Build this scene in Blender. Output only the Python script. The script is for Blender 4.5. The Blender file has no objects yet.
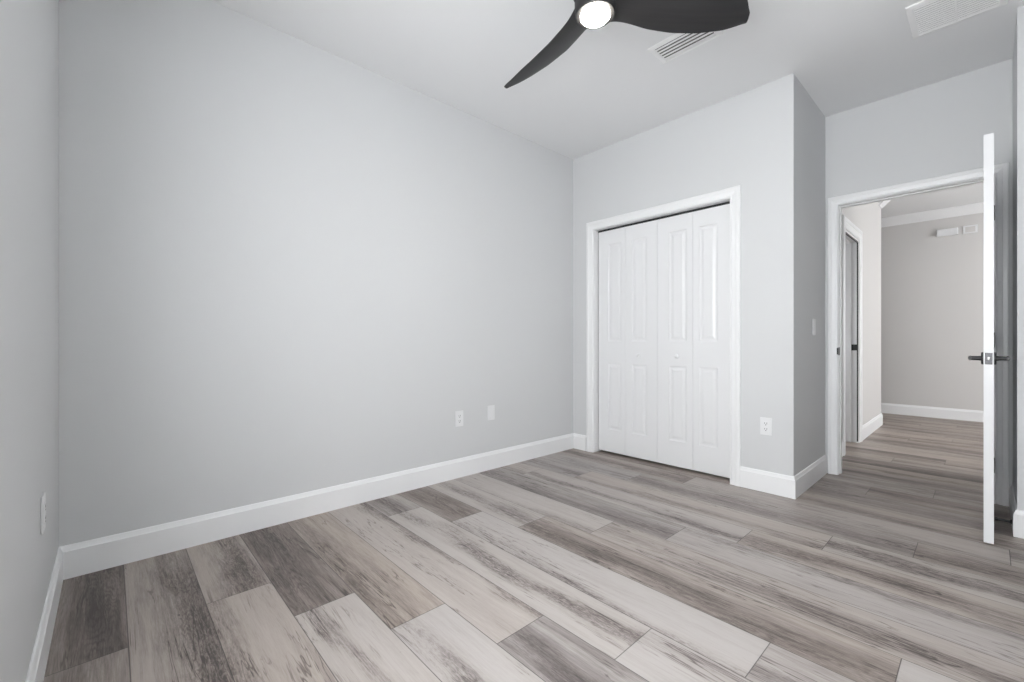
import bpy, bmesh, math, random
from mathutils import Vector, Matrix

scene = bpy.context.scene
col = scene.collection

# ------------------------------------------------------------------ camera
F_PX = 437.0
AZ = math.atan((987.0 - 512.0) / F_PX)
cam_d = bpy.data.cameras.new('camera')
cam_d.sensor_width = 36.0
cam_d.lens = F_PX / 1024.0 * 36.0
cam_d.shift_y = 0.5 / 1024.0
cam_d.clip_start = 0.02
cam = bpy.data.objects.new('camera', cam_d)
cam.location = (0.0, 0.0, 1.02)
cam.rotation_euler = (math.pi / 2, 0.0, AZ - math.pi / 2)
col.objects.link(cam)
scene.camera = cam

# ------------------------------------------------------------------ world, windows' daylight, exposure
world = bpy.data.worlds.new('sky')
scene.world = world
world.use_nodes = True
bg = world.node_tree.nodes['Background']
bg.inputs['Color'].default_value = (0.965, 0.985, 1.0, 1)
bg.inputs['Strength'].default_value = 9.0


def portal(name, loc, direction, sx, sy):
    l = bpy.data.lights.new(name, 'AREA')
    l.shape = 'RECTANGLE'
    l.size = sx
    l.size_y = sy
    l.cycles.is_portal = True
    o = bpy.data.objects.new(name, l)
    o.location = loc
    o.rotation_euler = Vector(direction).to_track_quat('-Z', 'Z').to_euler()
    col.objects.link(o)


portal('bedroom_window_portal', (-0.30, 0.42, 1.5), (1, 0, 0), 1.44, 1.3)
portal('added_side_window_portal', (4.75, 2.40, 1.225), (0, -1, 0), 0.6, 0.65)  # for the unseen window added to brighten the hall side jamb
portal('hall_window_portal', (6.6, -2.75, 1.45), (0, 1, 0), 1.6, 1.5)

vs = scene.view_settings
vs.view_transform = 'Standard'
vs.look = 'None'
vs.gamma = 1.0
vs.exposure = 1.0
vs.use_curve_mapping = False

# ------------------------------------------------------------------ dimensions
XL, YF, XK = -0.161, 2.688, 3.272     # left wall, long wall, closet wall
XD, YR = 4.10, 0.852                  # doorway wall, return wall
XJ, YJ, YB = 3.49, -0.107, -0.42      # jog beside the door, wall behind the camera
HC = 2.766
YH, XE, XF = 0.88, 6.965, 8.13        # hall left wall, its end, far wall
BH = 0.142                            # baseboard height

random.seed(4)


# ------------------------------------------------------------------ material helpers
def new_mat(name):
    m = bpy.data.materials.new(name)
    m.use_nodes = True
    nt = m.node_tree
    return m, nt, nt.nodes['Principled BSDF']


def paint(name, colr, rough=0.5, bump=0.05, scale=220.0, spec=0.5, var=0.0):
    m, nt, b = new_mat(name)
    b.inputs['Base Color'].default_value = (*colr, 1)
    b.inputs['Roughness'].default_value = rough
    b.inputs['Specular IOR Level'].default_value = spec
    tc = nt.nodes.new('ShaderNodeTexCoord')
    if bump:
        n = nt.nodes.new('ShaderNodeTexNoise')
        n.inputs['Scale'].default_value = scale
        n.inputs['Detail'].default_value = 3
        nt.links.new(tc.outputs['Object'], n.inputs['Vector'])
        bp = nt.nodes.new('ShaderNodeBump')
        bp.inputs['Strength'].default_value = bump
        bp.inputs['Distance'].default_value = 0.002
        nt.links.new(n.outputs['Fac'], bp.inputs['Height'])
        nt.links.new(bp.outputs['Normal'], b.inputs['Normal'])
    if var:
        n2 = nt.nodes.new('ShaderNodeTexNoise')
        n2.inputs['Scale'].default_value = 1.3
        n2.inputs['Detail'].default_value = 2
        nt.links.new(tc.outputs['Object'], n2.inputs['Vector'])
        mr = nt.nodes.new('ShaderNodeMapRange')
        mr.inputs['To Min'].default_value = 1 - var
        mr.inputs['To Max'].default_value = 1 + var
        nt.links.new(n2.outputs['Fac'], mr.inputs['Value'])
        mx = nt.nodes.new('ShaderNodeVectorMath')
        mx.operation = 'SCALE'
        mx.inputs[0].default_value = colr
        nt.links.new(mr.outputs['Result'], mx.inputs['Scale'])
        nt.links.new(mx.outputs['Vector'], b.inputs['Base Color'])
    return m


M_WALL = paint('grey_wall_paint', (0.675, 0.683, 0.69), 0.55, 0.10, 160, 0.35, 0.012)
M_HALL = paint('hall_wall_paint', (0.66, 0.645, 0.633), 0.55, 0.10, 160, 0.35, 0.012)
M_CEIL = paint('ceiling_paint', (0.85, 0.855, 0.862), 0.7, 0.14, 120, 0.2, 0.012)
M_TRIM = paint('white_trim_paint', (0.88, 0.885, 0.892), 0.32, 0.0)
M_DOOR = paint('white_door_paint', (0.82, 0.825, 0.835), 0.33, 0.03, 300)
M_PLATE = paint('white_plastic', (0.82, 0.825, 0.835), 0.3, 0.0)
M_SLOT = paint('slot_dark', (0.02, 0.02, 0.02), 0.6, 0.0)
M_BLACK = paint('matte_black_metal', (0.018, 0.018, 0.02), 0.38, 0.04, 400)
M_NICKEL = paint('latch_metal', (0.5, 0.5, 0.5), 0.3, 0.0)
M_NICKEL.node_tree.nodes['Principled BSDF'].inputs['Metallic'].default_value = 1.0
M_LATCH = paint('latch_plate_grey', (0.10, 0.10, 0.105), 0.35, 0.0)
M_LATCH.node_tree.nodes['Principled BSDF'].inputs['Metallic'].default_value = 0.6
M_GRILLE = paint('white_enamel', (0.92, 0.92, 0.92), 0.4, 0.0)
M_DUCT = paint('duct_dark', (0.13, 0.13, 0.135), 0.8, 0.0)
M_FILTER = paint('filter_grey', (0.22, 0.22, 0.23), 0.8, 0.0)
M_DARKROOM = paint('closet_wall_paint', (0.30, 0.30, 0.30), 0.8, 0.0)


def blade_material():
    m, nt, b = new_mat('black_carved_blade')
    tc = nt.nodes.new('ShaderNodeTexCoord')
    mp = nt.nodes.new('ShaderNodeMapping')
    mp.inputs['Scale'].default_value = (4, 60, 10)
    n = nt.nodes.new('ShaderNodeTexNoise')
    n.inputs['Scale'].default_value = 1.0
    n.inputs['Detail'].default_value = 5
    nt.links.new(tc.outputs['Object'], mp.inputs['Vector'])
    nt.links.new(mp.outputs['Vector'], n.inputs['Vector'])
    cr = nt.nodes.new('ShaderNodeValToRGB')
    cr.color_ramp.elements[0].color = (0.010, 0.010, 0.011, 1)
    cr.color_ramp.elements[1].color = (0.030, 0.029, 0.030, 1)
    nt.links.new(n.outputs['Fac'], cr.inputs['Fac'])
    nt.links.new(cr.outputs['Color'], b.inputs['Base Color'])
    b.inputs['Roughness'].default_value = 0.5
    return m


M_BLADE = blade_material()


def lamp_material():
    m, nt, b = new_mat('lit_diffuser')
    b.inputs['Base Color'].default_value = (1, 1, 1, 1)
    b.inputs['Emission Color'].default_value = (1.0, 0.93, 0.82, 1)
    b.inputs['Emission Strength'].default_value = 42.0
    return m


M_LAMP = lamp_material()


def glass_material():
    m = bpy.data.materials.new('window_glass')
    m.use_nodes = True
    nt = m.node_tree
    nt.nodes.remove(nt.nodes['Principled BSDF'])
    out = nt.nodes['Material Output']
    t = nt.nodes.new('ShaderNodeBsdfTransparent')
    g = nt.nodes.new('ShaderNodeBsdfGlossy')
    g.inputs['Roughness'].default_value = 0.02
    mx = nt.nodes.new('ShaderNodeMixShader')
    mx.inputs['Fac'].default_value = 0.06
    nt.links.new(t.outputs[0], mx.inputs[1])
    nt.links.new(g.outputs[0], mx.inputs[2])
    nt.links.new(mx.outputs[0], out.inputs['Surface'])
    return m


M_GLASS = glass_material()


def floor_material():
    m, nt, b = new_mat('grey_oak_vinyl_plank')
    N, L = nt.nodes, nt.links

    def math_(op, a, c=None, clamp=False):
        n = N.new('ShaderNodeMath')
        n.operation = op
        n.use_clamp = clamp
        for i, v in enumerate((a, c)):
            if v is None:
                continue
            if isinstance(v, (int, float)):
                n.inputs[i].default_value = v
            else:
                L.new(v, n.inputs[i])
        return n.outputs[0]

    uv = N.new('ShaderNodeUVMap')
    uv.uv_map = 'plank'
    sp = N.new('ShaderNodeSeparateXYZ')
    L.new(uv.outputs[0], sp.inputs[0])
    U, V = sp.outputs[0], sp.outputs[1]          # metres across, metres along
    a1 = N.new('ShaderNodeAttribute')
    a1.attribute_name = 'look_a'                 # tone, band centre, band width
    s1 = N.new('ShaderNodeSeparateXYZ')
    L.new(a1.outputs['Vector'], s1.inputs[0])
    a2 = N.new('ShaderNodeAttribute')
    a2.attribute_name = 'look_b'                 # band strength, warmth, seed
    s2 = N.new('ShaderNodeSeparateXYZ')
    L.new(a2.outputs['Vector'], s2.inputs[0])
    tone, cen, wid = s1.outputs
    stren, warm, seed = s2.outputs

    def noise(sx, sy, detail, rough=0.55, dist=0.0, off=0.0):
        cb = N.new('ShaderNodeCombineXYZ')
        L.new(math_('MULTIPLY', U, sx), cb.inputs[0])
        L.new(math_('MULTIPLY', V, sy), cb.inputs[1])
        L.new(math_('ADD', math_('MULTIPLY', seed, 37.0), off), cb.inputs[2])
        n = N.new('ShaderNodeTexNoise')
        n.inputs['Scale'].default_value = 1.0
        n.inputs['Detail'].default_value = detail
        n.inputs['Roughness'].default_value = rough
        n.inputs['Distortion'].default_value = dist
        L.new(cb.outputs[0], n.inputs['Vector'])
        return n.outputs['Fac']

    def ss(v, lo, hi, a=0.0, c=1.0):
        n = N.new('ShaderNodeMapRange')
        n.interpolation_type = 'SMOOTHSTEP'
        n.inputs['From Min'].default_value = lo
        n.inputs['From Max'].default_value = hi
        n.inputs['To Min'].default_value = a
        n.inputs['To Max'].default_value = c
        L.new(v, n.inputs['Value'])
        return n.outputs['Result']

    wob = math_('MULTIPLY', math_('SUBTRACT', noise(3, 1.6, 2, off=3.1), 0.5), 0.20)
    wob2 = math_('MULTIPLY', math_('SUBTRACT', noise(45, 9, 4, off=8.1), 0.5), 0.05)
    dist = math_('ABSOLUTE', math_('SUBTRACT', math_('ADD', math_('ADD', U, wob), wob2),
                                   math_('MULTIPLY', cen, 0.2286)))
    band = N.new('ShaderNodeMapRange')
    band.interpolation_type = 'SMOOTHSTEP'
    L.new(dist, band.inputs['Value'])
    L.new(math_('MULTIPLY', wid, 0.02), band.inputs['From Min'])
    L.new(math_('MULTIPLY', wid, 0.2286), band.inputs['From Max'])
    band.inputs['To Min'].default_value = 1.0
    band.inputs['To Max'].default_value = 0.0
    band = band.outputs['Result']
    patch = ss(noise(2.0, 1.1, 2, off=5.5), 0.30, 0.58, 0.45, 1.0)
    band = math_('MULTIPLY', band, patch)
    # grain inside the band: fine crinkled figure
    fig = ss(noise(95, 22, 6, 0.72, 1.6, off=1.7), 0.36, 0.66)
    fine = noise(330, 14, 5, 0.7, 0.3, off=2.3)
    mid = noise(38, 2.2, 5, 0.6, 0.8, off=4.4)
    big = noise(9, 0.9, 3, 0.5, 0.4, off=6.6)
    # contour-like cathedral figure
    cath = math_('MULTIPLY', big, 26.0)
    cath = math_('PINGPONG', math_('ADD', cath, math_('MULTIPLY', mid, 2.5)), 0.5)
    cath = ss(cath, 0.0, 0.34, 1.0, 0.0)
    # long dark cracks
    cr = noise(16, 1.0, 4, 0.62, 0.6, off=9.9)
    crack = ss(math_('ABSOLUTE', math_('SUBTRACT', cr, 0.5)), 0.0, 0.018, 1.0, 0.0)
    gate = ss(noise(5, 1.7, 2, off=12.2), 0.47, 0.60)
    crack = math_('MULTIPLY', crack, gate)
    # small knots
    kn = ss(noise(22, 9, 3, 0.6, 1.2, off=15.0), 0.70, 0.78)

    darkness = math_('MULTIPLY', band, math_('MULTIPLY', stren, math_('ADD', 0.38, math_('MULTIPLY', fig, 0.62))))
    darkness = math_('ADD', darkness, math_('MULTIPLY', math_('SUBTRACT', 1.0, tone), 0.86))
    darkness = math_('ADD', darkness, math_('MULTIPLY', math_('SUBTRACT', mid, 0.5), 0.75))
    darkness = math_('ADD', darkness, math_('MULTIPLY', math_('SUBTRACT', big, 0.5), 0.45))
    darkness = math_('ADD', darkness, math_('MULTIPLY', math_('SUBTRACT', fine, 0.5), 0.55))
    darkness = math_('ADD', darkness, math_('MULTIPLY', math_('MULTIPLY', cath, band), 0.16))
    darkness = math_('ADD', darkness, math_('MULTIPLY', crack, 0.45))
    darkness = math_('ADD', darkness, math_('MULTIPLY', kn, 0.4), True)
    ramp = N.new('ShaderNodeValToRGB')
    e = ramp.color_ramp.elements
    e[0].position = 0.0
    e[0].color = (0.465, 0.437, 0.422, 1)
    e[1].position = 1.0
    e[1].color = (0.075, 0.064, 0.061, 1)
    for p, c in ((0.30, (0.400, 0.365, 0.348, 1)), (0.55, (0.262, 0.233, 0.222, 1)), (0.80, (0.145, 0.123, 0.117, 1))):
        k = e.new(p)
        k.color = c
    L.new(darkness, ramp.inputs['Fac'])
    tint = N.new('ShaderNodeMix')
    tint.data_type = 'RGBA'
    tint.blend_type = 'MULTIPLY'
    L.new(warm, tint.inputs['Factor'])
    L.new(ramp.outputs['Color'], tint.inputs['A'])
    tint.inputs['B'].default_value = (1.0, 0.92, 0.83, 1)
    # seams: micro bevel between planks
    uv2 = N.new('ShaderNodeUVMap')
    uv2.uv_map = 'ends'
    sp2 = N.new('ShaderNodeSeparateXYZ')
    L.new(uv2.outputs[0], sp2.inputs[0])
    eu = math_('MINIMUM', U, math_('SUBTRACT', 0.2286, U))
    ev = math_('MINIMUM', sp2.outputs[1], math_('SUBTRACT', 1.556, sp2.outputs[1]))
    edge = math_('MINIMUM', eu, ev)
    seam = ss(edge, 0.0006, 0.0022, 1.0, 0.0)
    sm = N.new('ShaderNodeMix')
    sm.data_type = 'RGBA'
    L.new(math_('MULTIPLY', seam, 0.75), sm.inputs['Factor'])
    L.new(tint.outputs['Result'], sm.inputs['A'])
    sm.inputs['B'].default_value = (0.03, 0.026, 0.025, 1)
    L.new(sm.outputs['Result'], b.inputs['Base Color'])
    b.inputs['Roughness'].default_value = 0.42
    L.new(ss(fine, 0.3, 0.7, 0.38, 0.52), b.inputs['Roughness'])
    b.inputs['Specular IOR Level'].default_value = 0.45
    bp = N.new('ShaderNodeBump')
    bp.inputs['Strength'].default_value = 0.25
    bp.inputs['Distance'].default_value = 0.001
    hgt = math_('SUBTRACT', math_('MULTIPLY', fine, 0.4), math_('MULTIPLY', seam, 1.2))
    L.new(hgt, bp.inputs['Height'])
    L.new(bp.outputs['Normal'], b.inputs['Normal'])
    return m


M_FLOOR = floor_material()


# ------------------------------------------------------------------ geometry helpers
def add_box(bm, x0, x1, y0, y1, z0, z1, bevel=0.0):
    ret = bmesh.ops.create_cube(bm, size=1.0)
    vs_ = ret['verts']
    for v in vs_:
        v.co = Vector(((x0 + x1) / 2 + v.co.x * (x1 - x0), (y0 + y1) / 2 + v.co.y * (y1 - y0),
                       (z0 + z1) / 2 + v.co.z * (z1 - z0)))
    if bevel:
        ed = {e for v in vs_ for e in v.link_edges}
        bmesh.ops.bevel(bm, geom=list(ed), offset=bevel, segments=2, affect='EDGES', profile=0.5)


def build(name, bm, mat, parent=None, smooth=False, **tags):
    bmesh.ops.recalc_face_normals(bm, faces=bm.faces)
    me = bpy.data.meshes.new(name)
    bm.to_mesh(me)
    bm.free()
    for mm in (mat if isinstance(mat, (list, tuple)) else [mat]):
        me.materials.append(mm)
    if smooth:
        for p in me.polygons:
            p.use_smooth = True
        try:
            me.set_sharp_from_angle(angle=math.radians(38))
        except Exception:
            pass
    o = bpy.data.objects.new(name, me)
    col.objects.link(o)
    if parent is not None:
        o.parent = parent
    for k, v in tags.items():
        o[k] = v
    return o


def structure(name, bm, mat, label=None, parent=None, smooth=False):
    t = {'kind': 'structure'} if parent is None else {}
    if label:
        t['label'] = label
    return build(name, bm, mat, parent, smooth, **t)


def thing(name, label, cat, loc=(0, 0, 0), group=None):
    o = bpy.data.objects.new(name, None)
    o.empty_display_size = 0.05
    o.location = loc
    o['label'] = label
    o['category'] = cat
    if group:
        o['group'] = group
    col.objects.link(o)
    return o


def sweep(bm, path, prof, mapping, closed_ends=True):
    """path: 2D points; prof: (o, t) pairs, o goes to the left of the path, mitred at corners."""
    n = len(path)
    rings = []
    P = [Vector(p) for p in path]
    for i in range(n):
        d0 = (P[i] - P[i - 1]).normalized() if i > 0 else None
        d1 = (P[i + 1] - P[i]).normalized() if i < n - 1 else None
        if d0 is None:
            d0 = d1
        if d1 is None:
            d1 = d0
        n0, n1 = Vector((-d0.y, d0.x)), Vector((-d1.y, d1.x))
        mv = (n0 + n1)
        mv = mv / (mv.dot(n0))
        rings.append([bm.verts.new(mapping(P[i].x + mv.x * o, P[i].y + mv.y * o, t)) for o, t in prof])
    k = len(prof)
    for i in range(n - 1):
        for j in range(k):
            j2 = (j + 1) % k
            bm.faces.new((rings[i][j], rings[i][j2], rings[i + 1][j2], rings[i + 1][j]))
    if closed_ends:
        bm.faces.new(rings[0])
        bm.faces.new(rings[-1])


def lathe(bm, prof, center, axis='Z', seg=48, sx=1.0):
    """prof: (r, h) pairs revolved about an axis through center."""
    rings = []
    c = Vector(center)
    for r, h in prof:
        ring = []
        if r < 1e-6:
            q = {'Z': Vector((0, 0, h)), 'X': Vector((h, 0, 0)), 'Y': Vector((0, h, 0))}[axis]
            ring = [bm.verts.new(c + q)]
        else:
            for s in range(seg):
                a = 2 * math.pi * s / seg
                ca_, sa_ = r * math.cos(a), r * math.sin(a)
                q = {'Z': Vector((ca_, sa_, h)), 'X': Vector((h, ca_, sa_)), 'Y': Vector((sa_, h, ca_))}[axis]
                ring.append(bm.verts.new(c + q))
        rings.append(ring)
    for a, b in zip(rings[:-1], rings[1:]):
        if len(a) == 1 and len(b) == 1:
            continue
        for s in range(seg):
            s2 = (s + 1) % seg
            if len(a) == 1:
                bm.faces.new((a[0], b[s], b[s2]))
            elif len(b) == 1:
                bm.faces.new((a[s], b[0], a[s2]))
            else:
                bm.faces.new((a[s], b[s], b[s2], a[s2]))


def panelled_slab(bm, w, z0, z1, th, panels, both=False, mapping=None):
    """door leaf: local a in [0,w], z, depth d (front at 0, back at th). panels: (a0,a1,z0,z1)."""
    as_ = sorted({0.0, w} | {p[0] for p in panels} | {p[1] for p in panels})
    zs = sorted({z0, z1} | {p[2] for p in panels} | {p[3] for p in panels})
    rings_def = [(0.0, 0.0), (0.006, 0.0045), (0.013, 0.006), (0.020, 0.006), (0.036, 0.0012), (0.040, 0.0008)]

    def face(depth0, sgn):
        cache = {}

        def V(a, z, d):
            key = (round(a, 5), round(z, 5), round(d, 5))
            if key not in cache:
                cache[key] = bm.verts.new(mapping(a, z, depth0 + sgn * d))
            return cache[key]
        for i in range(len(as_) - 1):
            for j in range(len(zs) - 1):
                a0, a1, b0, b1 = as_[i], as_[i + 1], zs[j], zs[j + 1]
                am, zm = (a0 + a1) / 2, (b0 + b1) / 2
                hit = [p for p in panels if p[0] < am < p[1] and p[2] < zm < p[3]]
                if not hit:
                    bm.faces.new((V(a0, b0, 0), V(a1, b0, 0), V(a1, b1, 0), V(a0, b1, 0)))
        for p in panels:
            prev = None
            for k, (ins, dep) in enumerate(rings_def):
                c = [(p[0] + ins, p[2] + ins), (p[1] - ins, p[2] + ins), (p[1] - ins, p[3] - ins), (p[0] + ins, p[3] - ins)]
                cur = [V(a, z, dep) for a, z in c]
                if prev:
                    for q in range(4):
                        q2 = (q + 1) % 4
                        bm.faces.new((prev[q], prev[q2], cur[q2], cur[q]))
                else:
                    # subdivide outer ring to match grid corners
                    pass
                prev = cur
            bm.faces.new(prev)
    face(0.0, 1.0)
    if both:
        face(th, -1.0)
    else:
        vv = [bm.verts.new(mapping(a, z, th)) for a, z in ((0, z0), (w, z0), (w, z1), (0, z1))]
        bm.faces.new(vv)
    for (a0, b0), (a1, b1) in (((0, z0), (w, z0)), ((w, z0), (w, z1)), ((w, z1), (0, z1)), ((0, z1), (0, z0))):
        bm.faces.new([bm.verts.new(mapping(*q)) for q in ((a0, b0, 0), (a1, b1, 0), (a1, b1, th), (a0, b0, th))])


# ------------------------------------------------------------------ floor: one object, planks laid as separate faces
LOOK = {  # (column, rank from the long wall): tone, band centre, band width, band strength, warmth
    (-1, 0): (0.22, 0.75, 0.5, 0.25, 0.5), (-1, 1): (0.45, 0.6, 0.5, 0.2, 0.5),
    (0, 0): (0.62, 0.80, 0.62, 0.62, 0.5),
    (1, 0): (0.66, 0.62, 0.45, 0.55, 0.6), (1, 1): (0.68, 0.02, 0.42, 0.65, 0.6),
    (2, 0): (0.30, 0.25, 0.55, 0.20, 0.6), (2, 1): (0.85, 0.40, 0.20, 0.45, 0.3),
    (3, 0): (0.52, 0.15, 0.4, 0.25, 0.8), (3, 1): (0.92, 0.32, 0.45, 0.72, 0.1),
    (4, 0): (0.82, 0.97, 0.25, 0.55, 0.4), (4, 1): (0.42, 0.30, 0.4, 0.35, 0.0),
    (5, 0): (0.50, 0.3, 0.5, 0.3, 0.2), (5, 1): (0.93, 0.58, 0.36, 0.75, 0.2), (5, 2): (0.9, 0.9, 0.3, 0.35, 0.1),
    (6, 0): (0.34, 0.5, 0.5, 0.25, 0.6), (6, 1): (0.93, 0.02, 0.30, 0.65, 0.1), (6, 2): (0.6, 0.3, 0.4, 0.3, 0.1),
    (7, 0): (0.80, 0.45, 0.40, 0.55, 0.2), (7, 1): (0.50, 0.30, 0.55, 0.38, 0.6), (7, 2): (0.88, 0.3, 0.3, 0.3, 0.1),
    (8, 0): (0.85, 0.05, 0.28, 0.35, 0.2), (8, 1): (0.62, 0.50, 0.34, 0.38, 0.4),
    (9, 0): (0.52, 0.35, 0.6, 0.3, 0.1), (9, 1): (0.74, 0.85, 0.35, 0.30, 0.1),
    (10, 0): (0.72, 0.05, 0.25, 0.3, 0.3), (10, 1): (0.80, 0.32, 0.30, 0.60, 0.2),
    (11, 0): (0.52, 0.5, 0.4, 0.3, 0.0), (11, 1): (0.74, 0.2, 0.3, 0.3, 0.5), (11, 2): (0.80, 0.50, 0.45, 0.65, 0.3),
    (12, 0): (0.66, 0.5, 0.5, 0.2, 0.0), (12, 1): (0.55, 0.45, 0.5, 0.28, 0.3), (12, 2): (0.58, 0.5, 0.5, 0.45, 0.6),
    (13, 1): (0.72, 0.1, 0.3, 0.2, 0.3), (13, 2): (0.66, 0.7, 0.4, 0.35, 0.3),
}
LOOK_HALL = {14: 0.66, 15: 0.50, 16: 0.45, 17: 0.56, 18: 0.48, 19: 0.6, 20: 0.36, 21: 0.70, 22: 0.45, 23: 0.74, 24: 0.6, 25: 0.5, 26: 0.6}


def make_floor():
    W, LEN = 0.2286, 1.556
    bm = bmesh.new()
    uvl = bm.loops.layers.uv.new('plank')
    uv2 = bm.loops.layers.uv.new('ends')
    la = bm.faces.layers.float_vector.new('look_a')
    lb = bm.faces.layers.float_vector.new('look_b')
    xmin, xmax, ymin, ymax = XL - 0.02, XF + 0.02, -2.75, 3.9
    rnd = random.Random(11)
    for k in range(-1, 37):
        xa = 0.046 + W * k
        xb = xa + W
        j = 2.052 - 0.311 * (k - 1) + (0.05 if k >= 10 else 0.0)
        j = {-1: 1.94, 0: 1.15}.get(k, j) % LEN
        y = j + 4 * LEN
        rank_top = None
        while y > ymin:
            y0 = y - LEN
            c0, c1 = max(y0, ymin), min(y, ymax)
            x0, x1 = max(xa, xmin), min(xb, xmax)
            r = (rnd.random(), rnd.random(), rnd.random(), rnd.random(), rnd.random(), rnd.random())
            if c1 > c0 + 1e-4 and x1 > x0 + 1e-4:
                if y0 < 2.66 and rank_top is None:
                    rank_top = 0
                elif rank_top is not None:
                    rank_top += 1
                tone = 0.40 + 0.45 * r[0]
                look = (tone, 0.1 + 0.8 * r[1], 0.3 + 0.25 * r[2], 0.3 + 0.35 * r[3], 0.1 + 0.5 * r[4])
                if k >= 14:
                    look = (LOOK_HALL.get(k, tone), look[1], look[2], 0.35, 0.35 + 0.4 * r[4])
                if k >= 19:
                    look = (look[0] + 0.12 * (r[5] - 0.5), look[1], look[2], 0.3, 0.75 + 0.25 * r[4])
                look = LOOK.get((k, rank_top), look)
                vs4 = [bm.verts.new((x, yy, 0)) for x, yy in ((x0, c0), (x1, c0), (x1, c1), (x0, c1))]
                f = bm.faces.new(vs4)
                for l in f.loops:
                    l[uvl].uv = (l.vert.co.x - xa, l.vert.co.y + 20 * r[5])
                    l[uv2].uv = (l.vert.co.x - xa, l.vert.co.y - y0)
                f[la] = look[:3]
                f[lb] = (look[3], look[4], r[5])
            y -= LEN
    me = bpy.data.meshes.new('floor')
    bm.to_mesh(me)
    bm.free()
    me.materials.append(M_FLOOR)
    o = bpy.data.objects.new('floor', me)
    o['kind'] = 'structure'
    col.objects.link(o)


make_floor()
bm = bmesh.new()
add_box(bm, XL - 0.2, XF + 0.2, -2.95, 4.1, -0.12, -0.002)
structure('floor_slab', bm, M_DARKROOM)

# ------------------------------------------------------------------ walls
T = 0.115
def wall(name, boxes, mat):
    bm = bmesh.new()
    for b in boxes:
        add_box(bm, *b)
    return structure(name, bm, mat)


WY0, WY1, WZ0, WZ1 = -0.28, 1.12, 0.85, 2.12       # bedroom window
XLo = XL - 0.15
wall('wall_left', [(XLo, XL, YB - T, WY0, 0, HC), (XLo, XL, WY1, YF + T, 0, HC),
                   (XLo, XL, WY0, WY1, 0, WZ0), (XLo, XL, WY0, WY1, WZ1, HC)], M_WALL)
wall('wall_long', [(XL, XK + 0.9, YF, YF + T, 0, HC)], M_WALL)
wall('wall_behind', [(XL, XJ, YB - T, YB, 0, HC)], M_WALL)
CY0, CY1, CZ = 1.245, 2.452, 2.050                  # closet opening
wall('wall_closet', [(XK, XK + T, CY1, YF, 0, HC), (XK, XK + T, YR, CY0, 0, HC),
                     (XK, XK + T, CY0, CY1, CZ, HC)], M_WALL)
wall('wall_return', [(XK + T, XD, YR, YR + T, 0, HC)], M_WALL)
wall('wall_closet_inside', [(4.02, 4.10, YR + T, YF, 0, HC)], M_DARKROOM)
DY0, DY1, DZ = -0.030, 0.773, 2.066                 # bedroom doorway
wall('wall_doorway', [(XD, XD + T, DY1, YR + T, 0, HC), (XD, XD + T, YJ - 0.3, DY0, 0, HC),
                      (XD, XD + T, DY0, DY1, DZ, HC)], M_WALL)
wall('wall_jog', [(XJ, XD, YB - T, YJ, 0, HC)], M_WALL)
HX0, HX1, HZ = 4.915, 5.560, 2.045                  # hall side opening
wall('wall_hall_left', [(XD + T, HX0, YH, YH + T, 0, HC), (HX1, XE, YH, YH + T, 0, HC),
                        (HX0, HX1, YH, YH + T, HZ, HC)], M_HALL)
wall('wall_hall_corner', [(XE - T, XE, YH + T, 3.9, 0, HC)], M_HALL)
wall('wall_hall_far', [(XF, XF + T, -2.75, 3.9, 0, HC)], M_HALL)
wall('wall_hall_end', [(XE, XF, 3.9, 4.0, 0, HC)], M_HALL)
wall('wall_side_room', [(4.30, 4.40, YH + T, 2.4, 0, HC), (4.40, 4.45, 2.4, 2.5, 0, HC), (5.05, XE - T, 2.4, 2.5, 0, HC),
                         (4.45, 5.05, 2.4, 2.5, 0, 0.9), (4.45, 5.05, 2.4, 2.5, 1.55, HC)], M_HALL)
wall('wall_hall_right', [(XD + T, 5.2, -0.50, -0.40, 0, HC), (5.1, 5.2, -2.75, -0.50, 0, HC)], M_HALL)
QX0, QX1, QZ0, QZ1 = 5.85, 7.35, 0.75, 2.15         # hall-side window
wall('wall_hall_window', [(5.1, QX0, -2.90, -2.75, 0, HC), (QX1, XF + T, -2.90, -2.75, 0, HC),
                          (QX0, QX1, -2.90, -2.75, 0, QZ0), (QX0, QX1, -2.90, -2.75, QZ1, HC)], M_HALL)
bm = bmesh.new()
add_box(bm, XLo, XD + 0.06, YB - T, YF + T, HC, HC + 0.1)
structure('ceiling', bm, M_CEIL)
bm = bmesh.new()
add_box(bm, XD + 0.06, XF + T, -2.90, 4.0, HC, HC + 0.1)
structure('ceiling_hall', bm, M_CEIL)


# windows (behind the camera, round the hall corner, one added to light the side room): frame, mullion and panes
def window(name, axis, a0, a1, z0, z1, p0, p1):
    bm = bmesh.new()

    def bx(u0, u1, w0, w1, d0=p0, d1=p1):
        if axis == 'Y':
            add_box(bm, d0, d1, u0, u1, w0, w1, 0.003)
        else:
            add_box(bm, u0, u1, d0, d1, w0, w1, 0.003)
    t = 0.045
    bx(a0, a0 + t, z0, z1)
    bx(a1 - t, a1, z0, z1)
    bx(a0 + t, a1 - t, z0, z0 + t)
    bx(a0 + t, a1 - t, z1 - t, z1)
    zm = (z0 + z1) / 2
    bx(a0 + t, a1 - t, zm - 0.02, zm + 0.02)
    fr = structure(name, bm, M_TRIM)
    bm = bmesh.new()
    pm = (p0 + p1) / 2
    bx(a0 + t, a1 - t, z0 + t, zm - 0.02, pm - 0.002, pm + 0.002)
    bx(a0 + t, a1 - t, zm + 0.02, z1 - t, pm - 0.002, pm + 0.002)
    structure('pane', bm, M_GLASS, parent=fr)


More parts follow.
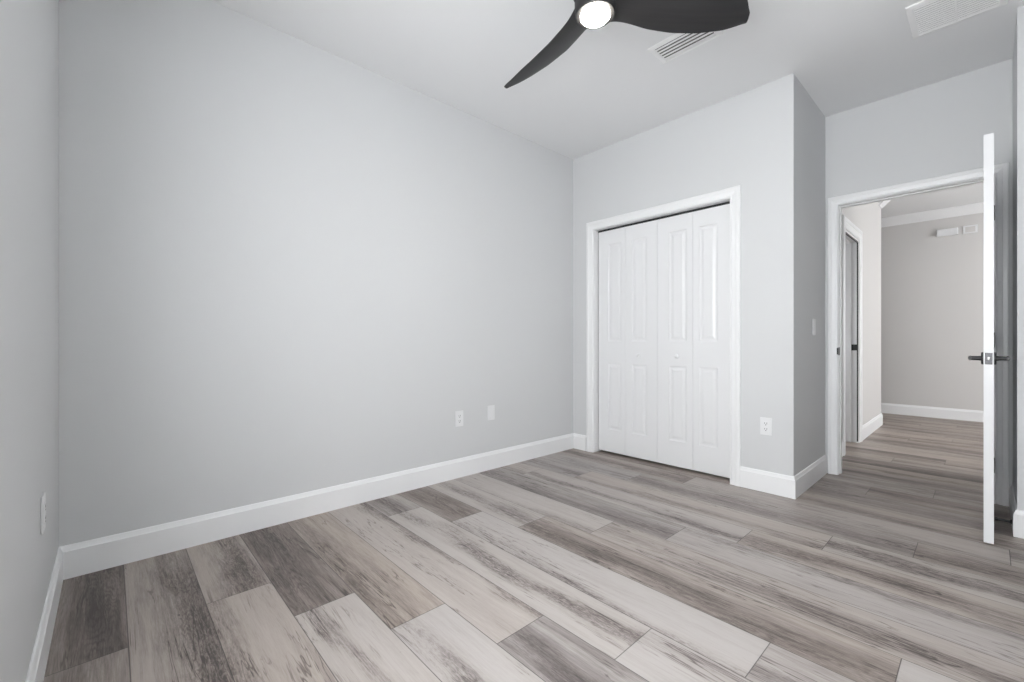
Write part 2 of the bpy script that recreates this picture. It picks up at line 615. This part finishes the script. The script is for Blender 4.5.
window('window_1', 'Y', WY0, WY1, WZ0, WZ1, XL - 0.12, XL - 0.07)
window('added_window_3', 'X', 4.45, 5.05, 0.9, 1.55, 2.44, 2.49)  # unseen, added and sized to light the jamb of the side opening
window('window_2', 'X', QX0, QX1, QZ0, QZ1, -2.87, -2.82)

# ------------------------------------------------------------------ baseboards (swept profile with a sloped top)
BASE = [(0, 0.0), (0.014, 0.0), (0.014, BH - 0.024), (0.011, BH - 0.020), (0.0085, BH - 0.012),
        (0.006, BH - 0.003), (0.003, BH), (0, BH)]


def baseboard(name, path, bh_parent=None):
    bm = bmesh.new()
    sweep(bm, path, BASE, lambda a, b, t: (a, b, t))
    return structure(name, bm, M_TRIM)


# the room lies to the left of each path
baseboard('baseboard_left', [(XK, CY1 + 0.078), (XK, YF), (XL, YF), (XL, YB), (XJ, YB), (XJ, YJ), (XD, YJ)])
baseboard('baseboard_right', [(XD, YR), (XK, YR), (XK, CY0 - 0.070)])
baseboard('baseboard_hall_left', [(XE, 3.9), (XE, YH), (HX1 + 0.125, YH)])
baseboard('baseboard_hall_near', [(HX0 - 0.105, YH), (XD + T, YH), (XD + T, DY1 + 0.073)])
baseboard('baseboard_hall_far', [(XF, -2.75), (XF, 3.9)])

# ------------------------------------------------------------------ casings and jambs
def casing_profile(w, th=0.018):
    return [(0, 0), (0, 0.008), (0.004, 0.012), (0.010, 0.0125), (0.013, 0.009), (0.020, 0.011), (w * 0.55, 0.0145),
            (w * 0.62, th), (w * 0.9, th), (w, th - 0.006), (w, 0)]


def jamb_x(bm, y0, y1, z, xa, xb, t=0.018, stop=None):
    add_box(bm, xa, xb, y0 - t, y0, 0, z + t)
    add_box(bm, xa, xb, y1, y1 + t, 0, z + t)
    add_box(bm, xa, xb, y0, y1, z, z + t)
    if stop:
        s0, s1 = stop
        add_box(bm, s0, s1, y0, y0 + 0.011, 0, z)
        add_box(bm, s0, s1, y1 - 0.011, y1, 0, z)
        add_box(bm, s0, s1, y0 + 0.011, y1 - 0.011, z - 0.011, z)


# closet casing: path runs so that "left" is outward from the opening
def casing_x(name, X, y0, y1, z, w, rev, facing=-1, wl=None):
    bm = bmesh.new()
    path = [(y0 - rev, 0), (y0 - rev, z + rev), (y1 + rev, z + rev), (y1 + rev, 0)]
    sweep(bm, path, casing_profile(w), lambda a, b, t: (X + facing * t, a, b))
    return structure(name, bm, M_TRIM)


trim1 = casing_x('trim_1', XK, CY0, CY1, CZ, 0.070, 0.0)
bm = bmesh.new()
jamb_x(bm, CY0, CY1, CZ, XK, XK + T, 0.0)
bm.free()
bm = bmesh.new()
for (a, b_) in ((CY0 - 0.0, CY0 + 0.004), (CY1 - 0.004, CY1)):
    add_box(bm, XK - 0.001, XK + T, a, b_, 0, CZ)
add_box(bm, XK - 0.001, XK + T, CY0 + 0.004, CY1 - 0.004, CZ - 0.004, CZ)
structure('jamb', bm, M_TRIM, parent=trim1)

trim2 = casing_x('trim_2', XD, DY0, DY1, DZ, 0.062, 0.0)
bm = bmesh.new()
sweep(bm, [(DY0 - 0.005, 0), (DY0 - 0.005, DZ + 0.005), (DY1 + 0.005, DZ + 0.005), (DY1 + 0.005, 0)],
      casing_profile(0.066), lambda a, b, t: (XD + T + t, a, b))
structure('casing', bm, M_TRIM, parent=trim2)
bm = bmesh.new()
for (a, b_) in ((DY0, DY0 + 0.004), (DY1 - 0.004, DY1)):
    add_box(bm, XD - 0.002, XD + T + 0.002, a, b_, 0, DZ)
add_box(bm, XD - 0.002, XD + T + 0.002, DY0 + 0.004, DY1 - 0.004, DZ - 0.004, DZ)
add_box(bm, XD + 0.045, XD + 0.085, DY1 - 0.011, DY1 - 0.004, 0, DZ - 0.004)
add_box(bm, XD + 0.045, XD + 0.085, DY0 + 0.004, DY0 + 0.015, 0, DZ - 0.004)
add_box(bm, XD + 0.045, XD + 0.085, DY0 + 0.015, DY1 - 0.011, DZ - 0.012, DZ - 0.004)
structure('jamb', bm, M_TRIM, parent=trim2)
bm = bmesh.new()
add_box(bm, XD - 0.006, XD + 0.036, DY1 - 0.0065, DY1 - 0.004, 0.915, 0.975, 0.001)
add_box(bm, XD - 0.0135, XD - 0.004, DY1 - 0.003, DY1 + 0.005, 0.920, 0.972, 0.003)
structure('strike_plate', bm, M_BLACK, 'black strike plate', parent=trim2)

# hall side opening
bm = bmesh.new()
hp = [(HX1 + 0.004, 0), (HX1 + 0.004, HZ + 0.004), (HX0 - 0.004, HZ + 0.004), (HX0 - 0.004, 0)]
sweep(bm, hp, [(-o, t) for o, t in casing_profile(0.100, 0.020)], lambda a, b, t: (a, YH - t, b))
trim3 = structure('trim_3', bm, M_TRIM)
bm = bmesh.new()
add_box(bm, HX1 - 0.018, HX1, YH, YH + T, 0, HZ)
add_box(bm, HX0, HX0 + 0.018, YH, YH + T, 0, HZ)
add_box(bm, HX0 + 0.018, HX1 - 0.018, YH, YH + T, HZ - 0.018, HZ)
add_box(bm, HX1 - 0.030, HX1 - 0.018, YH + 0.055, YH + 0.095, 0, HZ - 0.018)
add_box(bm, HX0 + 0.018, HX0 + 0.030, YH + 0.055, YH + 0.095, 0, HZ - 0.018)
add_box(bm, HX0 + 0.030, HX1 - 0.030, YH + 0.055, YH + 0.095, HZ - 0.030, HZ - 0.018)
structure('jamb', bm, M_TRIM, parent=trim3)
bm = bmesh.new()
add_box(bm, HX1 - 0.0205, HX1 - 0.0175, YH + 0.0, YH + 0.052, 0.93, 0.99, 0.001)
structure('strike_plate', bm, M_BLACK, 'black strike plate', parent=trim3)
bm = bmesh.new()  # black strips draw the shadow gap along jamb and head as colour
add_box(bm, HX1 - 0.024, HX1 - 0.018, YH - 0.002, YH + 0.008, 0.012, HZ - 0.018)
add_box(bm, HX0 + 0.018, HX1 - 0.018, YH - 0.002, YH + 0.008, HZ - 0.032, HZ - 0.018)
structure('shadow_gap_strip', bm, M_BLACK, 'black strip standing in for the shaded gap at the jamb', parent=trim3)

# crown moulding in the far room
CR = [(0, HC - 0.115), (0.010, HC - 0.115), (0.014, HC - 0.100), (0.030, HC - 0.085), (0.050, HC - 0.055),
      (0.072, HC - 0.030), (0.080, HC - 0.018), (0.088, HC - 0.012), (0.088, HC), (0, HC)]
bm = bmesh.new()
sweep(bm, [(XF, -2.75), (XF, 3.9), (XE, 3.9), (XE, YH), (XE - 0.16, YH)], CR, lambda a, b, t: (a, b, t))
structure('trim_4', bm, M_TRIM)

# ------------------------------------------------------------------ closet bifold doors
XB = 3.335
bm = bmesh.new()
add_box(bm, XB + 0.004, XB + 0.03, CY0 + 0.006, CY1 - 0.006, CZ - 0.022, CZ - 0.004)
bif = structure('door_1', bm, M_BLACK, 'white four-leaf bifold closet doors, two raised panels on each leaf')
LW = (CY1 - CY0 - 0.008) / 4
leaf_top = 2.028
for i in range(4):
    y_hi = CY1 - 0.004 - LW * i           # left edge of the leaf as the photo shows it
    left_st, right_st = ((0.113, 0.042), (0.060, 0.095), (0.103, 0.046), (0.048, 0.108))[i]
    pa0, pa1 = left_st, LW - right_st - 0.004
    gap = 0.011 if i == 0 else 0.0
    bm = bmesh.new()
    panelled_slab(bm, LW - 0.002 - gap, 0.021, leaf_top, 0.030,
                  [(pa0 - gap, pa1 - gap, 0.222, 0.822), (pa0 - gap, pa1 - gap, 1.022, 1.905)],
                  mapping=lambda a, z, d, y=y_hi - 0.001 - gap: (XB + d, y - a, z))
    lf = structure('leaf', bm, M_DOOR, parent=bif)
    if i in (1, 2):
        yk = y_hi - (pa0 + pa1) / 2
        bm = bmesh.new()
        lathe(bm, [(0.0, -0.028), (0.010, -0.0275), (0.0155, -0.024), (0.0165, -0.019), (0.012, -0.013),
                   (0.007, -0.009), (0.0075, -0.003), (0.011, -0.0005), (0.011, 0.0005)], (XB, yk, 0.902), 'X', 28)
        structure('knob', bm, M_DOOR, parent=lf, smooth=True)

# ------------------------------------------------------------------ bedroom door, standing open at a right angle
SX0, SX1 = 3.240, 4.036
SY0, SY1 = -0.0235, 0.0118
bm = bmesh.new()
dw = SX1 - SX0
pans = [(0.115, 0.355, 0.24, 0.83), (0.445, 0.685, 0.24, 0.83), (0.115, 0.355, 1.03, 1.92), (0.445, 0.685, 1.03, 1.92)]
panelled_slab(bm, dw, 0.010, 2.060, SY1 - SY0, pans, both=True, mapping=lambda a, z, d: (SX0 + a, SY1 - d, z))
door2 = structure('door_2', bm, M_DOOR, 'white bedroom door standing wide open, seen edge-on')
zl = 0.934
bm = bmesh.new()
add_box(bm, SX0 - 0.0015, SX0 + 0.003, -0.0187, 0.0072, zl - 0.029, zl + 0.029, 0.001)
lt = structure('latch_plate', bm, M_LATCH, 'dark grey latch plate', parent=door2)
bm = bmesh.new()
add_box(bm, SX0 - 0.010, SX0, -0.0115, -0.001, zl - 0.010, zl + 0.010, 0.002)
structure('latch_bolt', bm, M_NICKEL, parent=lt, smooth=True)
for s, yf in ((1, SY1), (-1, SY0)):
    xc = SX0 + 0.060
    bm = bmesh.new()
    lathe(bm, [(0.0, 0), (0.032, 0), (0.032, s * 0.006), (0.029, s * 0.009), (0.0, s * 0.009)], (xc, yf, zl), 'Y', 36)
    rose = structure('rose', bm, M_BLACK, 'black round rose', parent=door2, smooth=True)
    bm = bmesh.new()
    lathe(bm, [(0.0, 0), (0.013, 0), (0.0115, s * 0.010), (0.0105, s * 0.040), (0.0, s * 0.040)], (xc, yf + s * 0.008, zl), 'Y', 24)
    # lever arm, running back towards the hinges
    secs = []
    for k in range(9):
        t = k / 8
        lx = xc - 0.012 + 0.125 * t
        ly = yf + s * (0.047 + 0.003 * math.sin(t * math.pi))
        rz = 0.0125 - 0.002 * t
        ry = 0.0075 - 0.0015 * t
        if k in (0, 8):
            rz *= 0.7
            ry *= 0.7
        secs.append([bm.verts.new((lx, ly + ry * math.cos(a), zl + rz * math.sin(a)))
                     for a in [2 * math.pi * q / 14 for q in range(14)]])
    for A, B in zip(secs[:-1], secs[1:]):
        for q in range(14):
            bm.faces.new((A[q], A[(q + 1) % 14], B[(q + 1) % 14], B[q]))
    bm.faces.new(secs[0])
    bm.faces.new(secs[-1])
    structure('lever', bm, M_BLACK, 'black lever handle', parent=rose, smooth=True)
for hz in (0.25, 1.03, 1.82):
    bm = bmesh.new()
    add_box(bm, SX1 - 0.001, SX1 + 0.002, SY0 + 0.002, SY1 - 0.004, hz - 0.045, hz + 0.045, 0.0005)
    lathe(bm, [(0, -0.047), (0.0055, -0.047), (0.0055, 0.047), (0, 0.047)], (SX1 + 0.008, SY0 - 0.004, hz), 'Z', 16)
    add_box(bm, SX1 + 0.004, XD - 0.018, SY0 - 0.006, SY0 - 0.003, hz - 0.045, hz + 0.045)
    structure('hinge', bm, M_BLACK, 'black hinge', parent=door2)

# door stop on the jog's baseboard
t = thing('door_stop', 'small black rod door stop on the baseboard behind the open white door', 'door stop', (3.62, YJ + 0.014, 0.036))
bm = bmesh.new()
lathe(bm, [(0, 0), (0.013, 0), (0.012, 0.004), (0.008, 0.008), (0.0062, 0.010), (0.0062, 0.052), (0, 0.052)], (0, 0, 0), 'Y', 20)
build('rod', bm, M_BLACK, t, True)
bm = bmesh.new()
lathe(bm, [(0, 0.052), (0.008, 0.052), (0.009, 0.060), (0.007, 0.0655), (0, 0.0665)], (0, 0, 0), 'Y', 20)
build('tip', bm, M_BLACK, t, True)


# ------------------------------------------------------------------ outlets, switch, cable plate
def plate_frame(name, label, cat, pos, nrm, group=None):
    """Empty whose local +X points out of the wall, Y along the wall, Z up."""
    o = thing(name, label, cat, pos, group)
    o.rotation_euler = (0, 0, math.atan2(nrm[1], nrm[0]))
    return o


def plate_mesh(w=0.072, h=0.117):
    bm = bmesh.new()
    add_box(bm, 0.0005, 0.0062, -w / 2, w / 2, -h / 2, h / 2, 0.0022)
    return bm


def outlet(label, pos, nrm):
    o = plate_frame('wall_outlet', label, 'outlet', pos, nrm)
    build('cover_plate', plate_mesh(), M_PLATE, o)
    bm = bmesh.new()
    add_box(bm, 0.006, 0.0085, -0.0165, 0.0165, -0.0335, 0.0335, 0.001)
    rc = build('receptacle', bm, M_PLATE, o)
    bm = bmesh.new()
    for s in (-1, 1):
        zc = s * 0.019
        add_box(bm, 0.0084, 0.0088, -0.0080, -0.0055, zc - 0.002, zc + 0.007)
        add_box(bm, 0.0084, 0.0088, 0.0055, 0.0080, zc - 0.003, zc + 0.008)
        lathe(bm, [(0, 0.0084), (0.003, 0.0084), (0.003, 0.0088), (0, 0.0088)], (0, 0, zc - 0.009), 'X', 12)
    build('slots', bm, M_SLOT, rc)
    return o


outlet('white duplex outlet low on the long grey wall, left of the blank-looking wall plate', (1.932, YF, 0.441), (0, -1))
outlet('white duplex outlet on the closet wall, right of the bifold doors', (XK, 1.013, 0.446), (-1, 0))
outlet('white outlet on the left wall near the room corner, seen almost edge-on', (XL, 2.05, 0.470), (1, 0))


def rocker(name, label, cat, pos, nrm, part):
    o = plate_frame(name, label, cat, pos, nrm)
    build('cover_plate', plate_mesh(), M_PLATE, o)
    bm = bmesh.new()
    add_box(bm, 0.006, 0.0085, -0.0165, 0.0165, -0.0335, 0.0335, 0.001)
    build(part, bm, M_PLATE, o)
    return o


rocker('wall_plate', 'plain white wall plate without sockets on the long grey wall, nearest the closet', 'wall plate',
       (2.243, YF, 0.451), (0, -1), 'insert')
sw = rocker('light_switch', 'white light switch on the narrow shaded wall left of the doorway', 'light switch',
            (3.757, YR, 1.124), (0, -1), 'rocker')

# ------------------------------------------------------------------ ceiling vents
def vent(name, label, x0, x1, y0, y1, kind):
    o = thing(name, label, 'vent', ((x0 + x1) / 2, (y0 + y1) / 2, HC))
    hx, hy = (x1 - x0) / 2, (y1 - y0) / 2
    fw = 0.030
    bm = bmesh.new()
    path = [(-hx, -hy), (-hx, hy), (hx, hy), (hx, -hy), (-hx, -hy)]
    # frame as four mitred strips
    prof = [(0.0, -0.0005), (0.002, -0.006), (fw - 0.006, -0.011), (fw, -0.009), (fw, -0.0005)]
    corners = [(-hx, -hy), (hx, -hy), (hx, hy), (-hx, hy)]
    rings = []
    for cx_, cy_ in corners:
        sx_, sy_ = (1 if cx_ < 0 else -1), (1 if cy_ < 0 else -1)
        rings.append([bm.verts.new((cx_ + sx_ * a, cy_ + sy_ * a, z)) for a, z in prof])
    for i in range(4):
        A, B = rings[i], rings[(i + 1) % 4]
        for j in range(len(prof)):
            j2 = (j + 1) % len(prof)
            bm.faces.new((A[j], B[j], B[j2], A[j2]))
    build('frame', bm, M_GRILLE, o)
    bm = bmesh.new()
    add_box(bm, -hx + fw, hx - fw, -hy + fw, hy - fw, -0.0020, -0.0008)
    build('duct_opening', bm, M_DUCT if kind == 'supply' else M_FILTER, o)
    ix0, ix1, iy = -hx + fw, hx - fw, hy - fw
    bm = bmesh.new()
    if kind == 'supply':
        n, th, ang, dep = 5, 0.0012, math.radians(8), 0.0130
    else:
        n, th, ang, dep = 14, 0.001, math.radians(10), 0.0130
    for k in range(n):
        xc = ix0 + (ix1 - ix0) * (k + 0.5) / n
        ret = bmesh.ops.create_cube(bm, size=1.0)
        R = Matrix.Rotation(ang, 4, 'Y')
        for v in ret['verts']:
            c = Vector((v.co.x * dep, v.co.y * 2 * iy, v.co.z * th))
            c = R @ c
            v.co = c + Vector((xc, 0, -0.0085))
    build('louvres', bm, M_GRILLE, o)
    if kind != 'supply':
        bm = bmesh.new()
        add_box(bm, ix0, ix1, -0.004, 0.004, -0.0125, -0.0095)
        build('crossbar', bm, M_GRILLE, o)
    return o


vent('ceiling_vent', 'white supply vent with a few dark slots beside the fan blade', 2.358, 2.557, 1.010, 1.373, 'supply')
vent('return_air_grille', 'square white return grille with fine louvres near the doorway', 3.060, 3.408, -0.072, 0.290, 'return')

# ------------------------------------------------------------------ ceiling fan
HX, HY = 1.559, 1.158
fan = thing('ceiling_fan', 'black three-blade ceiling fan with a lit round lamp', 'ceiling fan', (HX, HY, HC))
ZB = 2.473 - HC
bm = bmesh.new()
lathe(bm, [(0, 0), (0.075, 0), (0.078, -0.012), (0.070, -0.045), (0.030, -0.060), (0, -0.060)], (0, 0, 0), 'Z', 48)
build('canopy', bm, M_BLACK, fan, True)
bm = bmesh.new()
lathe(bm, [(0, -0.055), (0.013, -0.055), (0.013, ZB + 0.13), (0, ZB + 0.13)], (0, 0, 0), 'Z', 24)
build('downrod', bm, M_BLACK, fan, True)
bm = bmesh.new()
lathe(bm, [(0, ZB + 0.15), (0.03, ZB + 0.148), (0.055, ZB + 0.125), (0.080, ZB + 0.085), (0.089, ZB + 0.040),
           (0.089, ZB - 0.005), (0.086, ZB - 0.024), (0.082, ZB - 0.030), (0, ZB - 0.030)], (0, 0, 0), 'Z', 64)
hub = build('motor_housing', bm, M_BLADE, fan, True)
bm = bmesh.new()
lathe(bm, [(0.0, ZB - 0.026), (0.0635, ZB - 0.026), (0.0635, ZB - 0.036), (0.059, ZB - 0.042), (0.040, ZB - 0.047),
           (0, ZB - 0.049)], (0, 0, 0), 'Z', 64)
build('light_diffuser', bm, M_LAMP, hub, True, label='round glowing white lamp')


def interp(tab, s):
    for (s0, v0), (s1, v1) in zip(tab[:-1], tab[1:]):
        if s <= s1:
            t = (s - s0) / (s1 - s0)
            t = max(0.0, min(1.0, t))
            return v0 + (v1 - v0) * t
    return tab[-1][1]


# plan outline of a blade (s along, c across): leading edge lowered, trailing edge raised
CP = [(0.02, 0.086), (0.08, 0.068), (0.105, 0.060), (0.16, 0.058), (0.25, 0.065), (0.36, 0.071), (0.48, 0.071), (0.60, 0.060), (0.66, 0.049), (0.706, 0.036)]
ZP = [(0.02, -0.016), (0.105, -0.018), (0.16, -0.027), (0.25, -0.046), (0.36, -0.055), (0.48, -0.054), (0.60, -0.044), (0.706, -0.020)]
CN = [(0.02, -0.080), (0.10, -0.084), (0.16, -0.092), (0.243, -0.114), (0.357, -0.136), (0.494, -0.124), (0.60, -0.088), (0.65, -0.055), (0.706, 0.020)]
ZN = [(0.02, 0.016), (0.15, 0.030), (0.25, 0.045), (0.36, 0.055), (0.49, 0.050), (0.60, 0.033), (0.65, 0.018), (0.706, -0.012)]


def blade(ang):
    bm = bmesh.new()
    NS, NC = 44, 12
    top, bot = [], []
    for i in range(NS + 1):
        s = 0.02 + (0.694 - 0.02) * i / NS
        def sm(tab):
            return (interp(tab, s - 0.02) + interp(tab, s) * 2 + interp(tab, s + 0.02)) / 4
        cp, cn, zp, zn = sm(CP), sm(CN), sm(ZP), sm(ZN)
        rt, rb = [], []
        for j in range(NC + 1):
            u = j / NC
            c = cp + (cn - cp) * u
            z = zp + (zn - zp) * u - 0.010 * math.sin(math.pi * u)
            th = 0.003 + 0.013 * math.sin(math.pi * u) ** 0.6 * (1 - 0.5 * s / 0.7)
            rt.append(bm.verts.new((s, c, ZB + 0.012 + z + th / 2)))
            rb.append(bm.verts.new((s, c, ZB + 0.012 + z - th / 2)))
        top.append(rt)
        bot.append(rb)
    for i in range(NS):
        for j in range(NC):
            bm.faces.new((top[i][j], top[i][j + 1], top[i + 1][j + 1], top[i + 1][j]))
            bm.faces.new((bot[i][j], bot[i + 1][j], bot[i + 1][j + 1], bot[i][j + 1]))
        bm.faces.new((top[i][0], top[i + 1][0], bot[i + 1][0], bot[i][0]))
        bm.faces.new((top[i][NC], bot[i][NC], bot[i + 1][NC], top[i + 1][NC]))
    for j in range(NC):
        bm.faces.new((top[0][j], bot[0][j], bot[0][j + 1], top[0][j + 1]))
        bm.faces.new((top[NS][j], top[NS][j + 1], bot[NS][j + 1], bot[NS][j]))
    o = build('blade', bm, M_BLADE, fan, True)
    o.rotation_euler = (0, 0, math.radians(ang))


for a in (80, -40, 200):
    blade(a)

# ------------------------------------------------------------------ chime box and thermostat-like plate on the far hall wall
t = thing('door_chime', 'white ribbed chime box high on the far hallway wall', 'door chime', (XF, 0.355, 2.455))
bm = bmesh.new()
add_box(bm, -0.045, 0.0, -0.100, 0.100, -0.045, 0.045, 0.006)
body = build('body', bm, M_PLATE, t)
bm = bmesh.new()
for k in range(4):
    add_box(bm, -0.049, -0.044, -0.088, 0.088, -0.030 + 0.018 * k, -0.022 + 0.018 * k, 0.001)
build('ribs', bm, M_PLATE, body)
t = thing('wall_box', 'flat grey-white box right of the ribbed chime on the far hallway wall', 'wall box', (XF, 0.145, 2.460))
bm = bmesh.new()
add_box(bm, -0.012, 0.0, -0.065, 0.065, -0.052, 0.052, 0.003)
build('cover', bm, M_PLATE, t)
bm = bmesh.new()
add_box(bm, -0.014, -0.011, -0.045, 0.045, -0.034, 0.034, 0.001)
build('inset_panel', bm, M_HALL, t)
